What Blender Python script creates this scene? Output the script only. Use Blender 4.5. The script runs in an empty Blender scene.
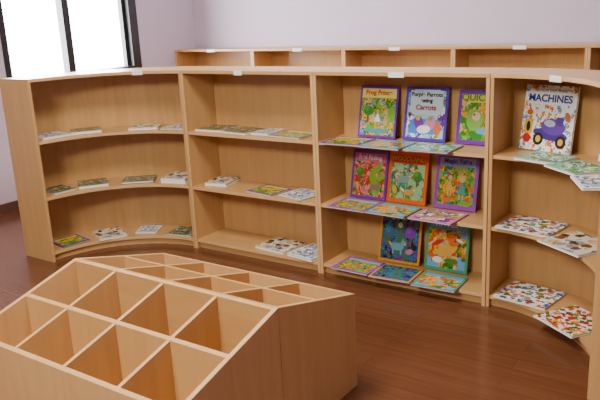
import bpy, math, random
from mathutils import Matrix, Vector
random.seed(4)
S=bpy.context.scene
COL=S.collection
# ------------------------------------------------------------ materials
def newmat(name):
    m=bpy.data.materials.new(name); m.use_nodes=True
    nt=m.node_tree; b=nt.nodes["Principled BSDF"]
    return m,nt,b
def plain(name,col,rough=.5,metal=0.0,spec=.5):
    m,nt,b=newmat(name)
    n=nt.nodes.new("ShaderNodeTexNoise"); n.inputs["Scale"].default_value=30
    mx=nt.nodes.new("ShaderNodeMixRGB"); mx.inputs[1].default_value=(*col,1)
    mx.inputs[2].default_value=(*[c*.92 for c in col],1)
    nt.links.new(n.outputs[0],mx.inputs[0]); nt.links.new(mx.outputs[0],b.inputs["Base Color"])
    b.inputs["Roughness"].default_value=rough; b.inputs["Metallic"].default_value=metal
    b.inputs["Specular IOR Level"].default_value=spec
    return m
def wood(name,scale,c1,c2,rough=.32):
    m,nt,b=newmat(name)
    tc=nt.nodes.new("ShaderNodeTexCoord"); mp=nt.nodes.new("ShaderNodeMapping")
    mp.inputs["Scale"].default_value=scale
    n=nt.nodes.new("ShaderNodeTexNoise"); n.inputs["Scale"].default_value=1; n.inputs["Detail"].default_value=6; n.inputs["Roughness"].default_value=.6
    n.inputs["Distortion"].default_value=.8
    r=nt.nodes.new("ShaderNodeValToRGB"); r.color_ramp.elements[0].position=.25; r.color_ramp.elements[1].position=.75
    r.color_ramp.elements[0].color=(*c1,1); r.color_ramp.elements[1].color=(*c2,1)
    nt.links.new(tc.outputs["Object"],mp.inputs[0]); nt.links.new(mp.outputs[0],n.inputs["Vector"])
    nt.links.new(n.outputs[0],r.inputs[0]); nt.links.new(r.outputs[0],b.inputs["Base Color"])
    b.inputs["Roughness"].default_value=rough
    return m
W1=(.475,.258,.090); W2=(.57,.328,.124)
WV=wood("beech_laminate_vertical",(20,20,1.6),W1,W2)
WH=wood("beech_laminate_horizontal",(1.6,20,20),W1,W2)
WI=wood("beech_laminate_bin",(14,14,2),(.52,.285,.10),(.60,.35,.135))
WE=wood("beech_edge_banding",(5,5,5),(.56,.325,.135),(.63,.385,.17))
WP=wood("beech_laminate_end_panel",(20,20,1.6),(.54,.305,.12),(.63,.375,.16))
LABEL=plain("shelf_label_paper",(.85,.85,.8),.6)
PAGE=plain("book_pages",(.80,.78,.70),.8)
BLACK=plain("black_frame_reveal_shade",(.012,.012,.014),.4)
WALL=plain("lavender_wall_paint",(.56,.475,.575),.75,spec=.3)
CEIL=plain("ceiling_paint",(.8,.78,.78),.8)
BASEB=plain("dark_baseboard",(.10,.045,.03),.4)
def floormat():
    m,nt,b=newmat("laminate_floor")
    tc=nt.nodes.new("ShaderNodeTexCoord"); mp=nt.nodes.new("ShaderNodeMapping")
    br=nt.nodes.new("ShaderNodeTexBrick"); br.offset=.37
    br.inputs["Scale"].default_value=1; br.inputs["Brick Width"].default_value=.9; br.inputs["Row Height"].default_value=.095
    br.inputs["Mortar Size"].default_value=.001; br.inputs["Mortar Smooth"].default_value=.3
    br.inputs["Color1"].default_value=(.118,.042,.017,1); br.inputs["Color2"].default_value=(.142,.053,.022,1); br.inputs["Mortar"].default_value=(.07,.026,.011,1)
    mp2=nt.nodes.new("ShaderNodeMapping"); mp2.inputs["Scale"].default_value=(3,50,1)
    n=nt.nodes.new("ShaderNodeTexNoise"); n.inputs["Detail"].default_value=5; n.inputs["Scale"].default_value=1
    mx=nt.nodes.new("ShaderNodeMixRGB"); mx.blend_type='OVERLAY'; mx.inputs[0].default_value=.35
    L=nt.links
    L.new(tc.outputs["Object"],mp.inputs[0]); L.new(mp.outputs[0],br.inputs["Vector"])
    L.new(tc.outputs["Object"],mp2.inputs[0]); L.new(mp2.outputs[0],n.inputs["Vector"])
    L.new(br.outputs["Color"],mx.inputs[1]); L.new(n.outputs[0],mx.inputs[2]); L.new(mx.outputs[0],b.inputs["Base Color"])
    b.inputs["Roughness"].default_value=.2
    return m
FLOOR=floormat()
def sat(c,g=1.45):
    if min(c)>.7: return c
    mxx=max(c)
    return tuple(mxx*(v/mxx)**g*.92 for v in c)
# ---- printed cover materials (UV based)
_cc={}
def cover(border,sky,cols,scale=5,bw=.07,blobs=False,seed=0,band=None,thr=.46):
    border=sat(border); sky=sat(sky); cols=[sat(c) for c in cols]
    if band: band=sat(band)
    m,nt,b=newmat("book_cover_print"); L=nt.links; N=nt.nodes.new
    uv=N("ShaderNodeTexCoord"); mp=N("ShaderNodeMapping"); mp.inputs["Location"].default_value=(seed*3.1,seed*1.7,seed*.77)
    L.new(uv.outputs["UV"],mp.inputs[0])
    ns=N("ShaderNodeTexNoise"); ns.inputs["Scale"].default_value=scale*1.3; ns.inputs["Detail"].default_value=4
    L.new(mp.outputs[0],ns.inputs["Vector"])
    add=N("ShaderNodeMixRGB"); add.blend_type='ADD'; add.inputs[0].default_value=.35 if not blobs else .2
    L.new(mp.outputs[0],add.inputs[1]); L.new(ns.outputs["Color"],add.inputs[2])
    vo=N("ShaderNodeTexVoronoi"); vo.inputs["Scale"].default_value=scale*(1.0 if blobs else 2.4)
    L.new(add.outputs[0],vo.inputs["Vector"])
    sp=N("ShaderNodeSeparateColor"); L.new(vo.outputs["Color"],sp.inputs[0])
    rp=N("ShaderNodeValToRGB"); rp.color_ramp.interpolation='CONSTANT'
    k=len(cols)
    while len(rp.color_ramp.elements)<k: rp.color_ramp.elements.new(.5)
    for i in range(k): rp.color_ramp.elements[i].position=i/k
    for i in range(k): rp.color_ramp.elements[i].color=(*cols[i],1)
    L.new(sp.outputs[0],rp.inputs[0])
    fn=N("ShaderNodeTexNoise"); fn.inputs["Scale"].default_value=scale*5; fn.inputs["Detail"].default_value=4; L.new(mp.outputs[0],fn.inputs["Vector"])
    fr=N("ShaderNodeValToRGB"); fr.color_ramp.elements[0].position=.38; fr.color_ramp.elements[1].position=.6
    fr.color_ramp.elements[0].color=(.18,.16,.14,1); fr.color_ramp.elements[1].color=(.62,.6,.55,1); L.new(fn.outputs[0],fr.inputs[0])
    art=N("ShaderNodeMixRGB"); art.blend_type='OVERLAY'; art.inputs[0].default_value=.8; L.new(rp.outputs[0],art.inputs[1]); L.new(fr.outputs["Color"],art.inputs[2])
    mk=N("ShaderNodeMath"); mk.operation='LESS_THAN'
    if blobs:
        L.new(vo.outputs["Distance"],mk.inputs[0]); mk.inputs[1].default_value=thr
    else:
        n2=N("ShaderNodeTexNoise"); n2.inputs["Scale"].default_value=3.5; n2.inputs["Detail"].default_value=4; L.new(mp.outputs[0],n2.inputs["Vector"])
        L.new(n2.outputs[0],mk.inputs[0]); mk.inputs[1].default_value=.55
    mx=N("ShaderNodeMixRGB"); mx.inputs[1].default_value=(*sky,1); L.new(mk.outputs[0],mx.inputs[0]); L.new(art.outputs[0],mx.inputs[2])
    out=mx
    sx=N("ShaderNodeSeparateXYZ"); L.new(uv.outputs["UV"],sx.inputs[0])
    if band:
        g=N("ShaderNodeMath"); g.operation='GREATER_THAN'; g.inputs[1].default_value=.77; L.new(sx.outputs[1],g.inputs[0])
        m2=N("ShaderNodeMixRGB"); L.new(g.outputs[0],m2.inputs[0]); L.new(out.outputs[0],m2.inputs[1]); m2.inputs[2].default_value=(*band,1); out=m2
    if bw>0:
        a=[]
        for j in (0,1):
            s=N("ShaderNodeMath"); s.operation='SUBTRACT'; s.inputs[1].default_value=.5; L.new(sx.outputs[j],s.inputs[0])
            q=N("ShaderNodeMath"); q.operation='ABSOLUTE'; L.new(s.outputs[0],q.inputs[0]); a.append(q)
        M=N("ShaderNodeMath"); M.operation='MAXIMUM'; L.new(a[0].outputs[0],M.inputs[0]); L.new(a[1].outputs[0],M.inputs[1])
        g=N("ShaderNodeMath"); g.operation='GREATER_THAN'; g.inputs[1].default_value=.5-bw; L.new(M.outputs[0],g.inputs[0])
        m2=N("ShaderNodeMixRGB"); L.new(g.outputs[0],m2.inputs[0]); L.new(out.outputs[0],m2.inputs[1]); m2.inputs[2].default_value=(*border,1); out=m2
    L.new(out.outputs[0],b.inputs["Base Color"]); b.inputs["Roughness"].default_value=.22
    return m
_sol={}
def sol(c,rough=.35):
    c=sat(c,1.3)
    k=tuple(round(v,3) for v in c)
    if k not in _sol: _sol[k]=plain("ink_%d"%len(_sol),c,rough)
    return _sol[k]
# ------------------------------------------------------------ mesh builder
class MB:
    def __init__(s): s.v=[];s.f=[];s.m=[];s.mats=[];s.uv={}
    def mi(s,mat):
        if mat not in s.mats: s.mats.append(mat)
        return s.mats.index(mat)
    def poly(s,pts,faces,mat,M=None):
        o=len(s.v)
        for p in pts:
            p=Vector(p); s.v.append(tuple(M@p if M else p))
        k=s.mi(mat)
        for f in faces: s.f.append([o+i for i in f]); s.m.append(k)
    def box(s,x0,x1,y0,y1,z0,z1,mat,M=None):
        P=[(x0,y0,z0),(x1,y0,z0),(x1,y1,z0),(x0,y1,z0),(x0,y0,z1),(x1,y0,z1),(x1,y1,z1),(x0,y1,z1)]
        s.poly(P,[(0,3,2,1),(4,5,6,7),(0,1,5,4),(1,2,6,5),(2,3,7,6),(3,0,4,7)],mat,M)
    def hexa(s,P,mat,M=None):
        s.poly(P,[(0,3,2,1),(4,5,6,7),(0,1,5,4),(1,2,6,5),(2,3,7,6),(3,0,4,7)],mat,M)
    def quad_uv(s,P,mat,M=None):
        o=len(s.f); s.poly(P,[(0,1,2,3)],mat,M); s.uv[o]=[(0,0),(1,0),(1,1),(0,1)]
    def arc(s,cx,cy,r0,r1,a0,a1,z0,z1,mat,n=28,edge=None):
        pts=[]
        for i in range(n+1):
            a=a0+(a1-a0)*i/n
            c,q=math.cos(a),math.sin(a)
            for r,z in ((r0,z0),(r1,z0),(r1,z1),(r0,z1)): pts.append((cx+r*c,cy+r*q,z))
        F=[];E=[]
        for i in range(n):
            b=i*4;d=b+4
            for j in range(4):
                k=(j+1)%4
                (E if (j==3 and edge) else F).append((b+j,d+j,d+k,b+k))
        F.append((0,1,2,3));F.append((n*4+3,n*4+2,n*4+1,n*4))
        s.poly(pts,F,mat)
        if edge: s.poly(pts,E,edge)
    def obj(s,name,bevel=0,loc=(0,0,0)):
        me=bpy.data.meshes.new(name)
        L=Vector(loc)
        me.from_pydata([tuple(Vector(p)-L) for p in s.v],[],s.f)
        for m in s.mats: me.materials.append(m)
        for i,p in enumerate(me.polygons): p.material_index=s.m[i]
        ul=me.uv_layers.new(name="UVMap")
        for fi,c in s.uv.items():
            for k,li in enumerate(me.polygons[fi].loop_indices): ul.data[li].uv=c[k]
        me.update()
        o=bpy.data.objects.new(name,me); o.location=loc; COL.objects.link(o)
        if not s.uv:
            import bmesh
            bm=bmesh.new(); bm.from_mesh(me); bmesh.ops.recalc_face_normals(bm,faces=bm.faces); bm.to_mesh(me); bm.free()
        if bevel:
            b=o.modifiers.new("bevel",'BEVEL'); b.width=bevel; b.segments=2; b.limit_method='ANGLE'
        return o
# ------------------------------------------------------------ room
XW=-2.09; YB=2.40; XR=5.2; YF=-6.0; ZC=2.95
def boxobj(name,*a,**k):
    m=MB(); m.box(*a); return m.obj(name,**k)
boxobj("floor",XW-.15,XR+.15,YF-.15,YB+.15,-.1,0,FLOOR)
boxobj("ceiling",XW-.15,XR+.15,YF-.15,YB+.15,ZC,ZC+.1,CEIL)
boxobj("wall_back",XW-.15,XR+.15,YB,YB+.15,0,ZC,WALL)
boxobj("wall_right",XR,XR+.15,YF,YB,0,ZC,WALL)
boxobj("wall_front",XW-.15,XR+.15,YF-.15,YF,0,ZC,WALL)
WY0,WY1,WZ0,WZ1=.12,1.60,1.06,2.35
m=MB()
m.box(XW-.15,XW,YF,WY0,0,ZC,WALL); m.box(XW-.15,XW,WY1,YB,0,ZC,WALL)
m.box(XW-.15,XW,WY0,WY1,0,WZ0,WALL); m.box(XW-.15,XW,WY0,WY1,WZ1,ZC,WALL)
m.obj("wall_left")
boxobj("baseboard_left",XW,XW+.015,YF,YB,0,.09,BASEB)
boxobj("baseboard_back",XW+.015,XR,YB-.015,YB,0,.09,BASEB)
m=MB()
x0,x1=XW-.10,XW-.02
m.box(x0,x1+.03,WY0,WY0+.05,WZ0,WZ1,BLACK); m.box(x0,x1+.03,WY1-.10,WY1,WZ0,WZ1,BLACK)  # right jamb made wider: frame plus the reveal's shadow, put in as black
m.box(x0,x1+.03,WY0+.05,WY1-.10,WZ0,WZ0+.03,BLACK); m.box(x0,x1+.03,WY0+.05,WY1-.10,WZ1-.05,WZ1,BLACK)
m.box(x0,x1,.765,.835,WZ0+.03,WZ1-.05,BLACK)
m.box(x0+.01,x1-.02,WY1-.14,WY1-.10,WZ0+.03,WZ1-.05,BLACK)
m.obj("window_1")
GRASS=wood("lawn",(3,3,3),(.66,.72,.62),(.78,.82,.74),.9)
boxobj("lawn",-16,XW-.4,-10,14,-.6,-.5,GRASS)
# ------------------------------------------------------------ bookcases
W=1.02; HH=1.2; D=.30; T=.018
LV=[(.045,.065),(.415,.435),(.785,.803)]
def bookcase(x,y,labels=((.5,.05),)):
    m=MB()
    m.box(x,x+T,y+.001,y+D,0,HH-.02,WV); m.box(x+W-.002-T,x+W-.002,y+.001,y+D,0,HH-.02,WV)
    m.box(x,x+T,y,y+.001,0,HH-.02,WE); m.box(x+W-.002-T,x+W-.002,y,y+.001,0,HH-.02,WE)
    m.box(x,x+W-.002,y-.002,y+D,HH-.02,HH,WH)
    m.box(x+T,x+W-T-.002,y+D-.01,y+D,0,HH-.02,WV)
    for a,b in LV:
        m.box(x+T,x+W-T-.002,y+.008,y+D-.01,a,b,WH); m.box(x+T,x+W-T-.002,y+.0065,y+.008,a,b,WE)
    m.box(x+T,x+W-T-.002,y+.03,y+.045,0,.045,WH)
    for u,w in labels: m.box(x+u-w,x+u+w,y-.005,y-.002,HH-.026,HH+.002,LABEL)
    return m.obj("bookcase",bevel=.0006,loc=(x,y,0))
bookcase(0,0,((.48,.03),)); bookcase(W,0,((.52,.045),))
xb,yb=-2.08,2.07
for k in range(6): bookcase(xb+k*W,yb,((.5+.03*(k%2),.05),))
R=.66
def curved(cx,cy,left,lab):
    m=MB(); h=math.pi/2
    a0,a1=(h,2*h) if left else (0,h)
    m.arc(cx,cy,R-.002,R+D,a0,a1,HH-.02,HH,WH,edge=WE)
    m.arc(cx,cy,R+D-.008,R+D,a0+.004,a1-.004,0,HH-.02,WV)
    for a,b in LV: m.arc(cx,cy,R+.008,R+D-.008,a0+.012,a1-.012,a,b,WH,edge=WE)
    m.arc(cx,cy,R+.03,R+.045,a0+.012,a1-.012,0,.045,WH)
    if left:
        m.box(cx-T,cx-.001,cy+R,cy+R+D,0,HH-.02,WV); m.box(cx-R-D,cx-R,cy-.001,cy+T,0,HH-.02,WV)
    else:
        m.box(cx+.001,cx+T,cy+R,cy+R+D,0,HH-.02,WV); m.box(cx+R,cx+R+D,cy-.001,cy+T,0,HH-.02,WV)
    M=Matrix.Translation((cx,cy,0))@Matrix.Rotation(lab,4,'Z')
    m.box(R-.006,R-.001,-.035,.035,HH-.026,HH+.002,LABEL,M)
    return m.obj("curved_bookcase",bevel=.001,loc=(cx,cy,0))
curved(-.001,-R,True,math.radians(118)); curved(2*W+.001,-R,False,math.radians(60))
# ------------------------------------------------------------ book browser bin
def binobj():
    x0,x1=.776,1.864; yc=-1.527; hd=.512; zr=.55; ze=.412; t=.018
    m=MB()
    def zt(y): return zr-(zr-ze)*abs(y-yc)/hd
    for sgn in (-1,1):
        yin=yc+sgn*.0012; yo=yc+sgn*hd
        ya,yb_=min(yin,yo),max(yin,yo)
        def slab(xa,xb_,y0,y1,z0,mat,dz=0):
            m.hexa([(xa,y0,z0),(xb_,y0,z0),(xb_,y1,z0),(xa,y1,z0),(xa,y0,zt(y0)-dz),(xb_,y0,zt(y0)-dz),(xb_,y1,zt(y1)-dz),(xa,y1,zt(y1)-dz)],mat)
        slab(x0,x0+t,ya,yb_,0,WP); slab(x1-t,x1,ya,yb_,0,WP)
        o0,o1=sorted((yo,yo-sgn*t)); slab(x0+t,x1-t,o0,o1,0,WP)
        r0,r1=sorted((yin,yin+sgn*t*.8)); slab(x0+t,x1-t,r0,r1,0,WH)
        ym=yc+sgn*hd*.5; slab(x0+t,x1-t,ym-t/2,ym+t/2,.12,WI,.001)
        for k in (1,2,3):
            xm=x0+(x1-x0)*k/4; tt=t*.8
            i0,i1=sorted((yin+sgn*t*.8,ym-sgn*t/2)); slab(xm-tt/2,xm+tt/2,i0,i1,.12,WI,.002)
            i0,i1=sorted((ym+sgn*t/2,yo-sgn*t)); slab(xm-tt/2,xm+tt/2,i0,i1,.12,WI,.002)
        i0,i1=sorted((yin+sgn*t*.8,yo-sgn*t)); m.box(x0+t,x1-t,i0,i1,.20,.215,WI)
    return m.obj("book_browser_bin",bevel=.0015,loc=(x0,yc,0))
binobj()
# ------------------------------------------------------------ books
def book(m,M,w,h,t,front,spine,figs=(),texts=()):
    c=.0018
    m.box(-w/2,w/2,-h/2,h/2,0,c,spine,M)
    m.box(-w/2,w/2,-h/2,h/2,t-c,t,spine,M)
    m.box(-w/2,-w/2+c,-h/2,h/2,c,t-c,spine,M)
    m.box(-w/2+c,w/2-.004,-h/2+.003,h/2-.003,c,t-c,PAGE,M)
    z=t+.0003
    m.quad_uv([(-w/2,-h/2,z),(w/2,-h/2,z),(w/2,h/2,z),(-w/2,h/2,z)],front,M)
    st=min(.0002,.0028/max(1,len(figs)))
    for i,(u,v,a,b,rot,col) in enumerate(figs):
        pts=[];n=20;zz=z+st*(i+1); tri=(rot=='t')
        if tri: n=3
        for k in range(n):
            q=2*math.pi*k/n+(math.pi/2 if tri else 0); x=a*math.cos(q);y=b*math.sin(q); rr=0
            if rot=='r': x=a*max(-1,min(1,1.3*math.cos(q)));y=b*max(-1,min(1,1.3*math.sin(q)))
            elif not tri: rr=rot
            X=x*math.cos(rr)-y*math.sin(rr);Y=x*math.sin(rr)+y*math.cos(rr)
            pts.append(((u-.5)*w+X*w,(v-.5)*h+Y*w,zz))
        m.poly(pts,[tuple(range(n))],sol(col),M)
    for s,u,v,size,col in texts:
        cu=bpy.data.curves.new("t",'FONT'); cu.body=s; cu.size=size*w; cu.align_x='CENTER'; cu.align_y='CENTER'; cu.offset=size*w*.028
        to=bpy.data.objects.new("t",cu); COL.objects.link(to)
        bpy.context.view_layer.update()
        dg=bpy.context.evaluated_depsgraph_get(); me=bpy.data.meshes.new_from_object(to.evaluated_get(dg))
        P=[((u-.5)*w+q.co.x,(v-.5)*h+q.co.y,z+.0034) for q in me.vertices]
        m.poly(P,[tuple(p.vertices) for p in me.polygons],sol(col),M)
        bpy.data.objects.remove(to); bpy.data.meshes.remove(me); bpy.data.curves.remove(cu)
def flatM(x,y,z,rot): return Matrix.Translation((x,y,z))@Matrix.Rotation(math.radians(rot),4,'Z')
def upM(x,y,z,yaw,lean,h,t):
    return Matrix.Translation((x,y,z))@Matrix.Rotation(math.radians(yaw),4,'Z')@Matrix.Rotation(math.radians(90-lean),4,'X')@Matrix.Translation((0,h/2,0))
G=(.07,.25,.04);LG=(.25,.45,.07);BL=(.06,.2,.5);LB=(.25,.50,.75);RD=(.60,.04,.03);OR=(.80,.22,.03);YE=(.80,.52,.05);PU=(.22,.06,.38);WHT=(.85,.85,.82);BR=(.2,.09,.04);PK=(.70,.25,.42);CR=(.75,.6,.35);TQ=(.04,.32,.36);GY=(.35,.35,.37);BK=(.02,.02,.02)
c_pgreen=cover(PU,LG,[G,LG,YE,CR,LB],6,.05,seed=1,band=(.8,.75,.25))
c_parrot=cover((.16,.08,.45),(.45,.68,.8),[LB,PU,WHT,LG],5,.06,seed=2)
c_green=cover(PU,G,[LG,G,YE,CR],4,.08,seed=3,band=(.7,.65,.06))
c_red=cover(PU,LG,[RD,G,OR,PK,CR],6,.06,seed=4,band=PK)
c_org=cover(OR,(.4,.6,.35),[G,LG,CR,TQ],5,.08,seed=5,band=(.70,.10,.04))
c_pur=cover((.34,.12,.48),LG,[YE,LG,G,OR,TQ],5,.08,seed=6,band=(.4,.5,.75))
c_yel=cover((.8,.42,.04),(.08,.16,.13),[PU,G,BL,BK,TQ],6,.05,seed=7)
c_tq=cover((.10,.36,.22),LB,[YE,OR,CR,G],4,.06,seed=8,band=(.2,.45,.6))
c_white=cover(WHT,WHT,[GY,BR,G,BL,RD,OR],9,.0,blobs=True,seed=9,thr=.55)
c_white2=cover(WHT,(.7,.7,.66),[BR,GY,CR,BK],5,.0,blobs=True,seed=10,thr=.55)
c_white3=cover(WHT,WHT,[RD,OR,BR,G,YE],10,.0,blobs=True,seed=11,thr=.58)
c_whiteM=cover(WHT,WHT,[GY,GY,OR,YE,LB],11,.0,blobs=True,seed=12,thr=.42)
c_dark=cover(BK,(.05,.06,.05),[BR,G,GY],4,.0,seed=13)
c_blue=cover(WHT,(.45,.55,.68),[BL,WHT,GY],4,.06,seed=14)
c_pink=cover(PK,CR,[PK,LG,PU,WHT],4,.08,seed=15)
c_teal=cover((.25,.55,.42),(.30,.60,.45),[TQ,G,WHT,LG],5,.05,seed=16)
Z1,Z2,Z3=.066,.436,.804
def single(name,*a,**k):
    m=MB(); book(m,*a,**k); return m.obj(name)
ZS={1:Z1,2:Z2,3:Z3}
SK=(.75,.45,.28)
def person(u,v,s,dress,hair): # small printed child figure
    return [(u,v,s*.9,s*1.5,'t',dress),(u,v+s*1.5,s*.55,s*.6,0,hair),(u,v+s*1.4,s*.42,s*.45,0,SK),(u-s*.3,v-s*1.0,s*.16,s*.5,0,SK),(u+s*.3,v-s*1.0,s*.16,s*.5,0,SK)]
def tree(u,v,s,c): return [(u,v-s*1.2,s*.18,s*.7,'r',BR),(u,v,s*.9,s*.9,0,c),(u-s*.3,v+s*.3,s*.5,s*.5,0,tuple(min(.8,q*1.6) for q in c))]
def animal(u,v,s,c,c2): # four-legged printed animal
    return [(u,v,s,s*.55,0,c),(u-s*.6,v-s*.6,s*.14,s*.5,0,c),(u+s*.6,v-s*.6,s*.14,s*.5,0,c),(u+s*.9,v+s*.5,s*.42,s*.38,.3,c),(u+s*.8,v+s*.95,s*.14,s*.3,'t',c),(u+s*1.15,v+s*.4,s*.2,s*.14,0,c2),(u-s*1.05,v+s*.3,s*.4,s*.15,2.3,c2),(u+s*.95,v+s*.6,s*.06,s*.06,0,BK)]
ups=[
 (1.300,3,.245,.295,c_pgreen,sol(PU),tree(.24,.52,.13,G)+person(.5,.38,.10,WHT,BR)+person(.72,.36,.09,(.75,.5,.1),YE)+[(.5,.14,.36,.05,0,(.1,.35,.5)),(.3,.2,.08,.05,0,(.1,.5,.1))],[("Frog Prince",.5,.87,.15,RD)]),
 (1.595,3,.255,.295,c_parrot,sol((.2,.1,.5)),[(.5,.72,.38,.27,'r',(.65,.78,.86)),(.5,.27,.36,.16,'r',(.10,.32,.70)),(.35,.34,.11,.15,.3,PU),(.62,.34,.12,.16,-.3,(.75,.25,.5)),(.48,.22,.16,.09,.1,WHT),(.8,.24,.08,.14,0,OR),(.33,.42,.05,.05,0,YE),(.62,.42,.05,.05,0,LG)],
   [("Purple Parrots",.5,.86,.125,BK),("eating",.5,.75,.12,BK),("Carrots",.5,.62,.15,(.4,.03,.03))]),
 (1.895,3,.23,.285,c_green,sol(PU),[(.42,.45,.2,.25,0,LG),(.45,.52,.1,.1,0,CR),(.4,.55,.025,.025,0,BK),(.6,.25,.14,.07,0,(.15,.45,.6))],[("QUICK",.42,.86,.22,(.06,.2,.03))]),
 (1.235,2,.24,.285,c_red,sol(PU),tree(.24,.55,.12,G)+person(.48,.36,.12,RD,RD)+animal(.68,.25,.13,(.3,.2,.15),GY),[("Red Riding",.5,.86,.15,WHT)]),
 (1.482,2,.25,.295,c_org,sol(OR),tree(.75,.55,.12,G)+animal(.38,.46,.16,(.25,.38,.33),CR)+animal(.55,.22,.13,(.7,.45,.12),WHT)+[(.2,.25,.06,.1,.3,YE)],[("WOODLAND",.5,.86,.14,YE)]),
 (1.777,2,.245,.305,c_pur,sol(PU),person(.35,.4,.12,YE,BR)+person(.64,.36,.13,(.1,.35,.3),YE)+tree(.82,.58,.08,G)+[(.3,.16,.12,.05,0,OR)],[("Magic Tales",.5,.86,.14,(.1,.05,.3))]),
 (1.432,1,.265,.30,c_yel,sol((.8,.45,.05)),tree(.25,.6,.14,(.05,.15,.25))+tree(.75,.62,.15,PU)+animal(.45,.32,.16,(.2,.42,.48),YE)+[(.5,.75,.06,.06,0,(.8,.75,.5)),(.75,.25,.09,.06,.3,(.6,.25,.4))],[("Night Forest",.5,.90,.13,YE)]),
 (1.727,1,.255,.305,c_tq,sol((.1,.4,.15)),[(.50,.40,.26,.13,.45,(.8,.5,.1)),(.66,.56,.13,.1,.3,OR),(.62,.68,.05,.07,'t',OR),(.78,.60,.08,.03,-.3,WHT),(.68,.58,.02,.02,0,BK),(.28,.52,.16,.05,.5,RD),(.3,.2,.12,.07,0,WHT),(.62,.2,.16,.06,0,G)],[("The Fox",.45,.87,.16,WHT)]),
]
for x,s,w,h,c,sp,fg,tx in ups:
    lean=12; single("picture_book",upM(x,.212,ZS[s]+.002,random.uniform(-2,2),lean,h,.008),w,h,.008,c,sp,fg,tx)
def flats(name,L):
    m=MB()
    for x,y,z,rot,w,h,t,c,sp in L: book(m,flatM(x,y,z,rot),w,h,t,c,sp)
    m.obj(name)
fl=[(1.20,.055,Z3),(1.46,.045,Z3),(1.725,.05,Z3),(1.24,.055,Z2),(1.485,.05,Z2),(1.755,.045,Z2),(1.25,.055,Z1),(1.50,.05,Z1),(1.765,.045,Z1)]
cs=[c_green,c_tq,c_teal,c_pur,c_tq,c_pink,c_pur,c_yel,c_tq]
for zz in (Z3,Z2,Z1):
    flats("picture_books",[(x,y,z,random.uniform(-4,4),.25,.215,.008,cs[i],sol((.42,.30,.45))) for i,(x,y,z) in enumerate(fl) if z==zz])
gs=sol((.55,.55,.5)); ws=sol(WHT); ds=sol((.08,.07,.06))
flats("picture_books",[(.15,.15,Z3,5,.22,.2,.012,c_dark,ws),(.38,.14,Z3,-6,.22,.2,.01,c_dark,ws),(.56,.16,Z3,3,.13,.2,.01,c_blue,ws),(.78,.13,Z3,-5,.24,.2,.008,c_pgreen,gs)])
flats("picture_books",[(.14,.17,Z2,12,.16,.2,.02,c_white2,ws),(.57,.12,Z2,-8,.22,.2,.008,c_green,gs),(.82,.12,Z2,-12,.2,.21,.008,c_blue,gs)])
flats("picture_books",[(.62,.14,Z1,-6,.24,.22,.014,c_white2,ws),(.88,.12,Z1,-8,.2,.24,.016,c_blue,ws)])
def pol(a,r): 
    q=math.radians(90+a); return (-.001+r*math.cos(q),-R+r*math.sin(q),a)
def lf(L,z):
    out=[]
    for a,r,w,h,t,c,sp,dr in L:
        x,y,_=pol(a,r); out.append((x,y,z,a+dr,w,h,t,c,sp))
    flats("picture_books",out)
lf([(76,.81,.2,.2,.012,c_blue,ws,5),(59,.81,.2,.18,.016,c_dark,ws,-5),(30,.80,.2,.19,.014,c_white2,ws,4),(12,.80,.18,.2,.008,c_blue,gs,0)],Z3)
lf([(76,.80,.17,.2,.01,c_dark,gs,8),(59,.80,.2,.2,.016,c_dark,ws,-4),(36,.79,.22,.18,.014,c_dark,ds,3),(14,.79,.19,.2,.035,c_white2,ws,0)],Z2)
lf([(74,.79,.2,.2,.008,c_green,ds,5),(54,.78,.19,.23,.012,c_white2,ws,10),(34,.80,.15,.16,.008,c_blue,ws,-5),(13,.77,.2,.19,.008,c_dark,gs,0)],Z1)
cx=2*W+.001
def rp(x,y,z,dr,w,h,t,c,sp): 
    a=math.degrees(math.atan2(x-cx,y+R)); return (x,y,z,-a+dr,w,h,t,c,sp)
flats("picture_books",[rp(2.315,.0,Z3,4,.22,.19,.012,c_teal,ws),rp(2.50,-.145,Z3,2,.22,.2,.01,c_teal,ws),rp(2.645,-.37,Z3,0,.22,.2,.01,c_blue,ws)])
flats("picture_books",[rp(2.24,.09,Z2,6,.28,.24,.01,c_white,ws),rp(2.50,-.09,Z2,6,.26,.24,.012,c_white2,ws)])
flats("picture_books",[rp(2.24,.09,Z1,6,.28,.25,.01,c_white,ws),rp(2.51,-.12,Z1,6,.26,.25,.012,c_white3,ws)])
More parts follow.
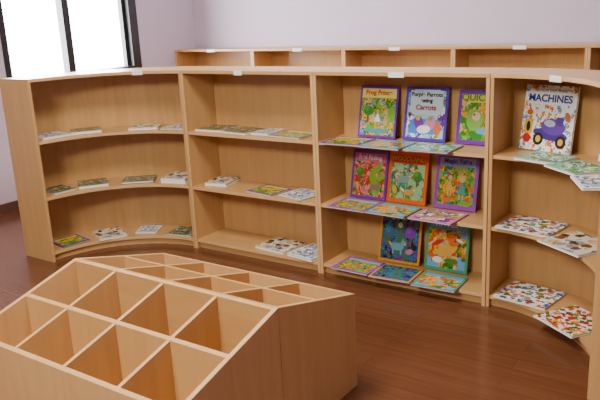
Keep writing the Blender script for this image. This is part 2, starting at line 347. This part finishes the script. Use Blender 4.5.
single("picture_book",upM(2.262,.172,Z3+.002,-17,10,.32,.014),.28,.32,.014,c_whiteM,ws,
  [(.5,.82,.44,.13,'r',WHT),(.58,.26,.34,.10,-.1,(.09,.05,.26)),(.62,.38,.24,.14,-.1,(.16,.08,.36)),(.55,.43,.11,.06,-.1,(.45,.5,.6)),(.74,.47,.07,.07,'r',(.12,.06,.28)),(.36,.18,.10,.11,0,BK),(.36,.18,.05,.06,0,YE),(.80,.16,.10,.11,0,BK),(.80,.16,.05,.06,0,YE),(.14,.36,.08,.13,'r',YE),(.14,.36,.04,.09,0,BK),(.13,.18,.08,.08,0,RD),(.88,.54,.05,.09,.4,(.5,.2,.1)),(.14,.58,.06,.05,0,OR)],
  [("MACHINES",.5,.80,.175,(.03,.06,.25)),("SEE HOW THEY WORK",.5,.92,.06,GY)])
single("picture_book",upM(2.645,-.055,Z3+.002,-45,9,.31,.014),.27,.31,.014,c_white,ws,[(.5,.4,.3,.15,0,(.2,.2,.25))],[("INSECTS",.5,.85,.17,BK)])
# ------------------------------------------------------------ lights
def area(name,loc,size,sy,power,col,rot=(0,0,0)):
    l=bpy.data.lights.new(name,'AREA'); l.shape='RECTANGLE'; l.size=size; l.size_y=sy; l.energy=power; l.color=col
    o=bpy.data.objects.new(name,l); o.location=loc; o.rotation_euler=rot; COL.objects.link(o); return o
area("front_fill_light",(1.2,-1.5,2.93),.8,.8,98,(1,.95,.87))
area("front_fill_light",(1.7,-4.3,2.75),1.0,.6,140,(1,.95,.87),(math.radians(48),0,0))  # added fill, no real fixture: tilted from the front to brighten bin and shelves
area("front_fill_light",(.6,1.0,2.93),2.2,.8,44,(1,.95,1))
area("window_daylight",(XW-.2,.86,1.7),1.3,1.2,130,(.94,.97,1),(0,math.radians(-90),0))
w=bpy.data.worlds.new("world"); S.world=w; w.use_nodes=True
bg=w.node_tree.nodes["Background"]; bg.inputs[0].default_value=(.97,.98,1,1); bg.inputs[1].default_value=18.0
# ------------------------------------------------------------ camera
cam=bpy.data.cameras.new("camera"); co=bpy.data.objects.new("camera",cam); COL.objects.link(co)
fw=Vector((-.5598,.7869,-.2597)); r=Vector((.8212,.5687,-.0472)); r=(r-fw*r.dot(fw)/fw.dot(fw)).normalized(); fw.normalize(); u=r.cross(fw)
M=Matrix((r,u,-fw)).transposed().to_4x4(); M.translation=Vector((3.235,-3.294,1.530)); co.matrix_world=M
cam.sensor_width=36; cam.lens=702.5/600*36; cam.clip_start=.05
S.camera=co
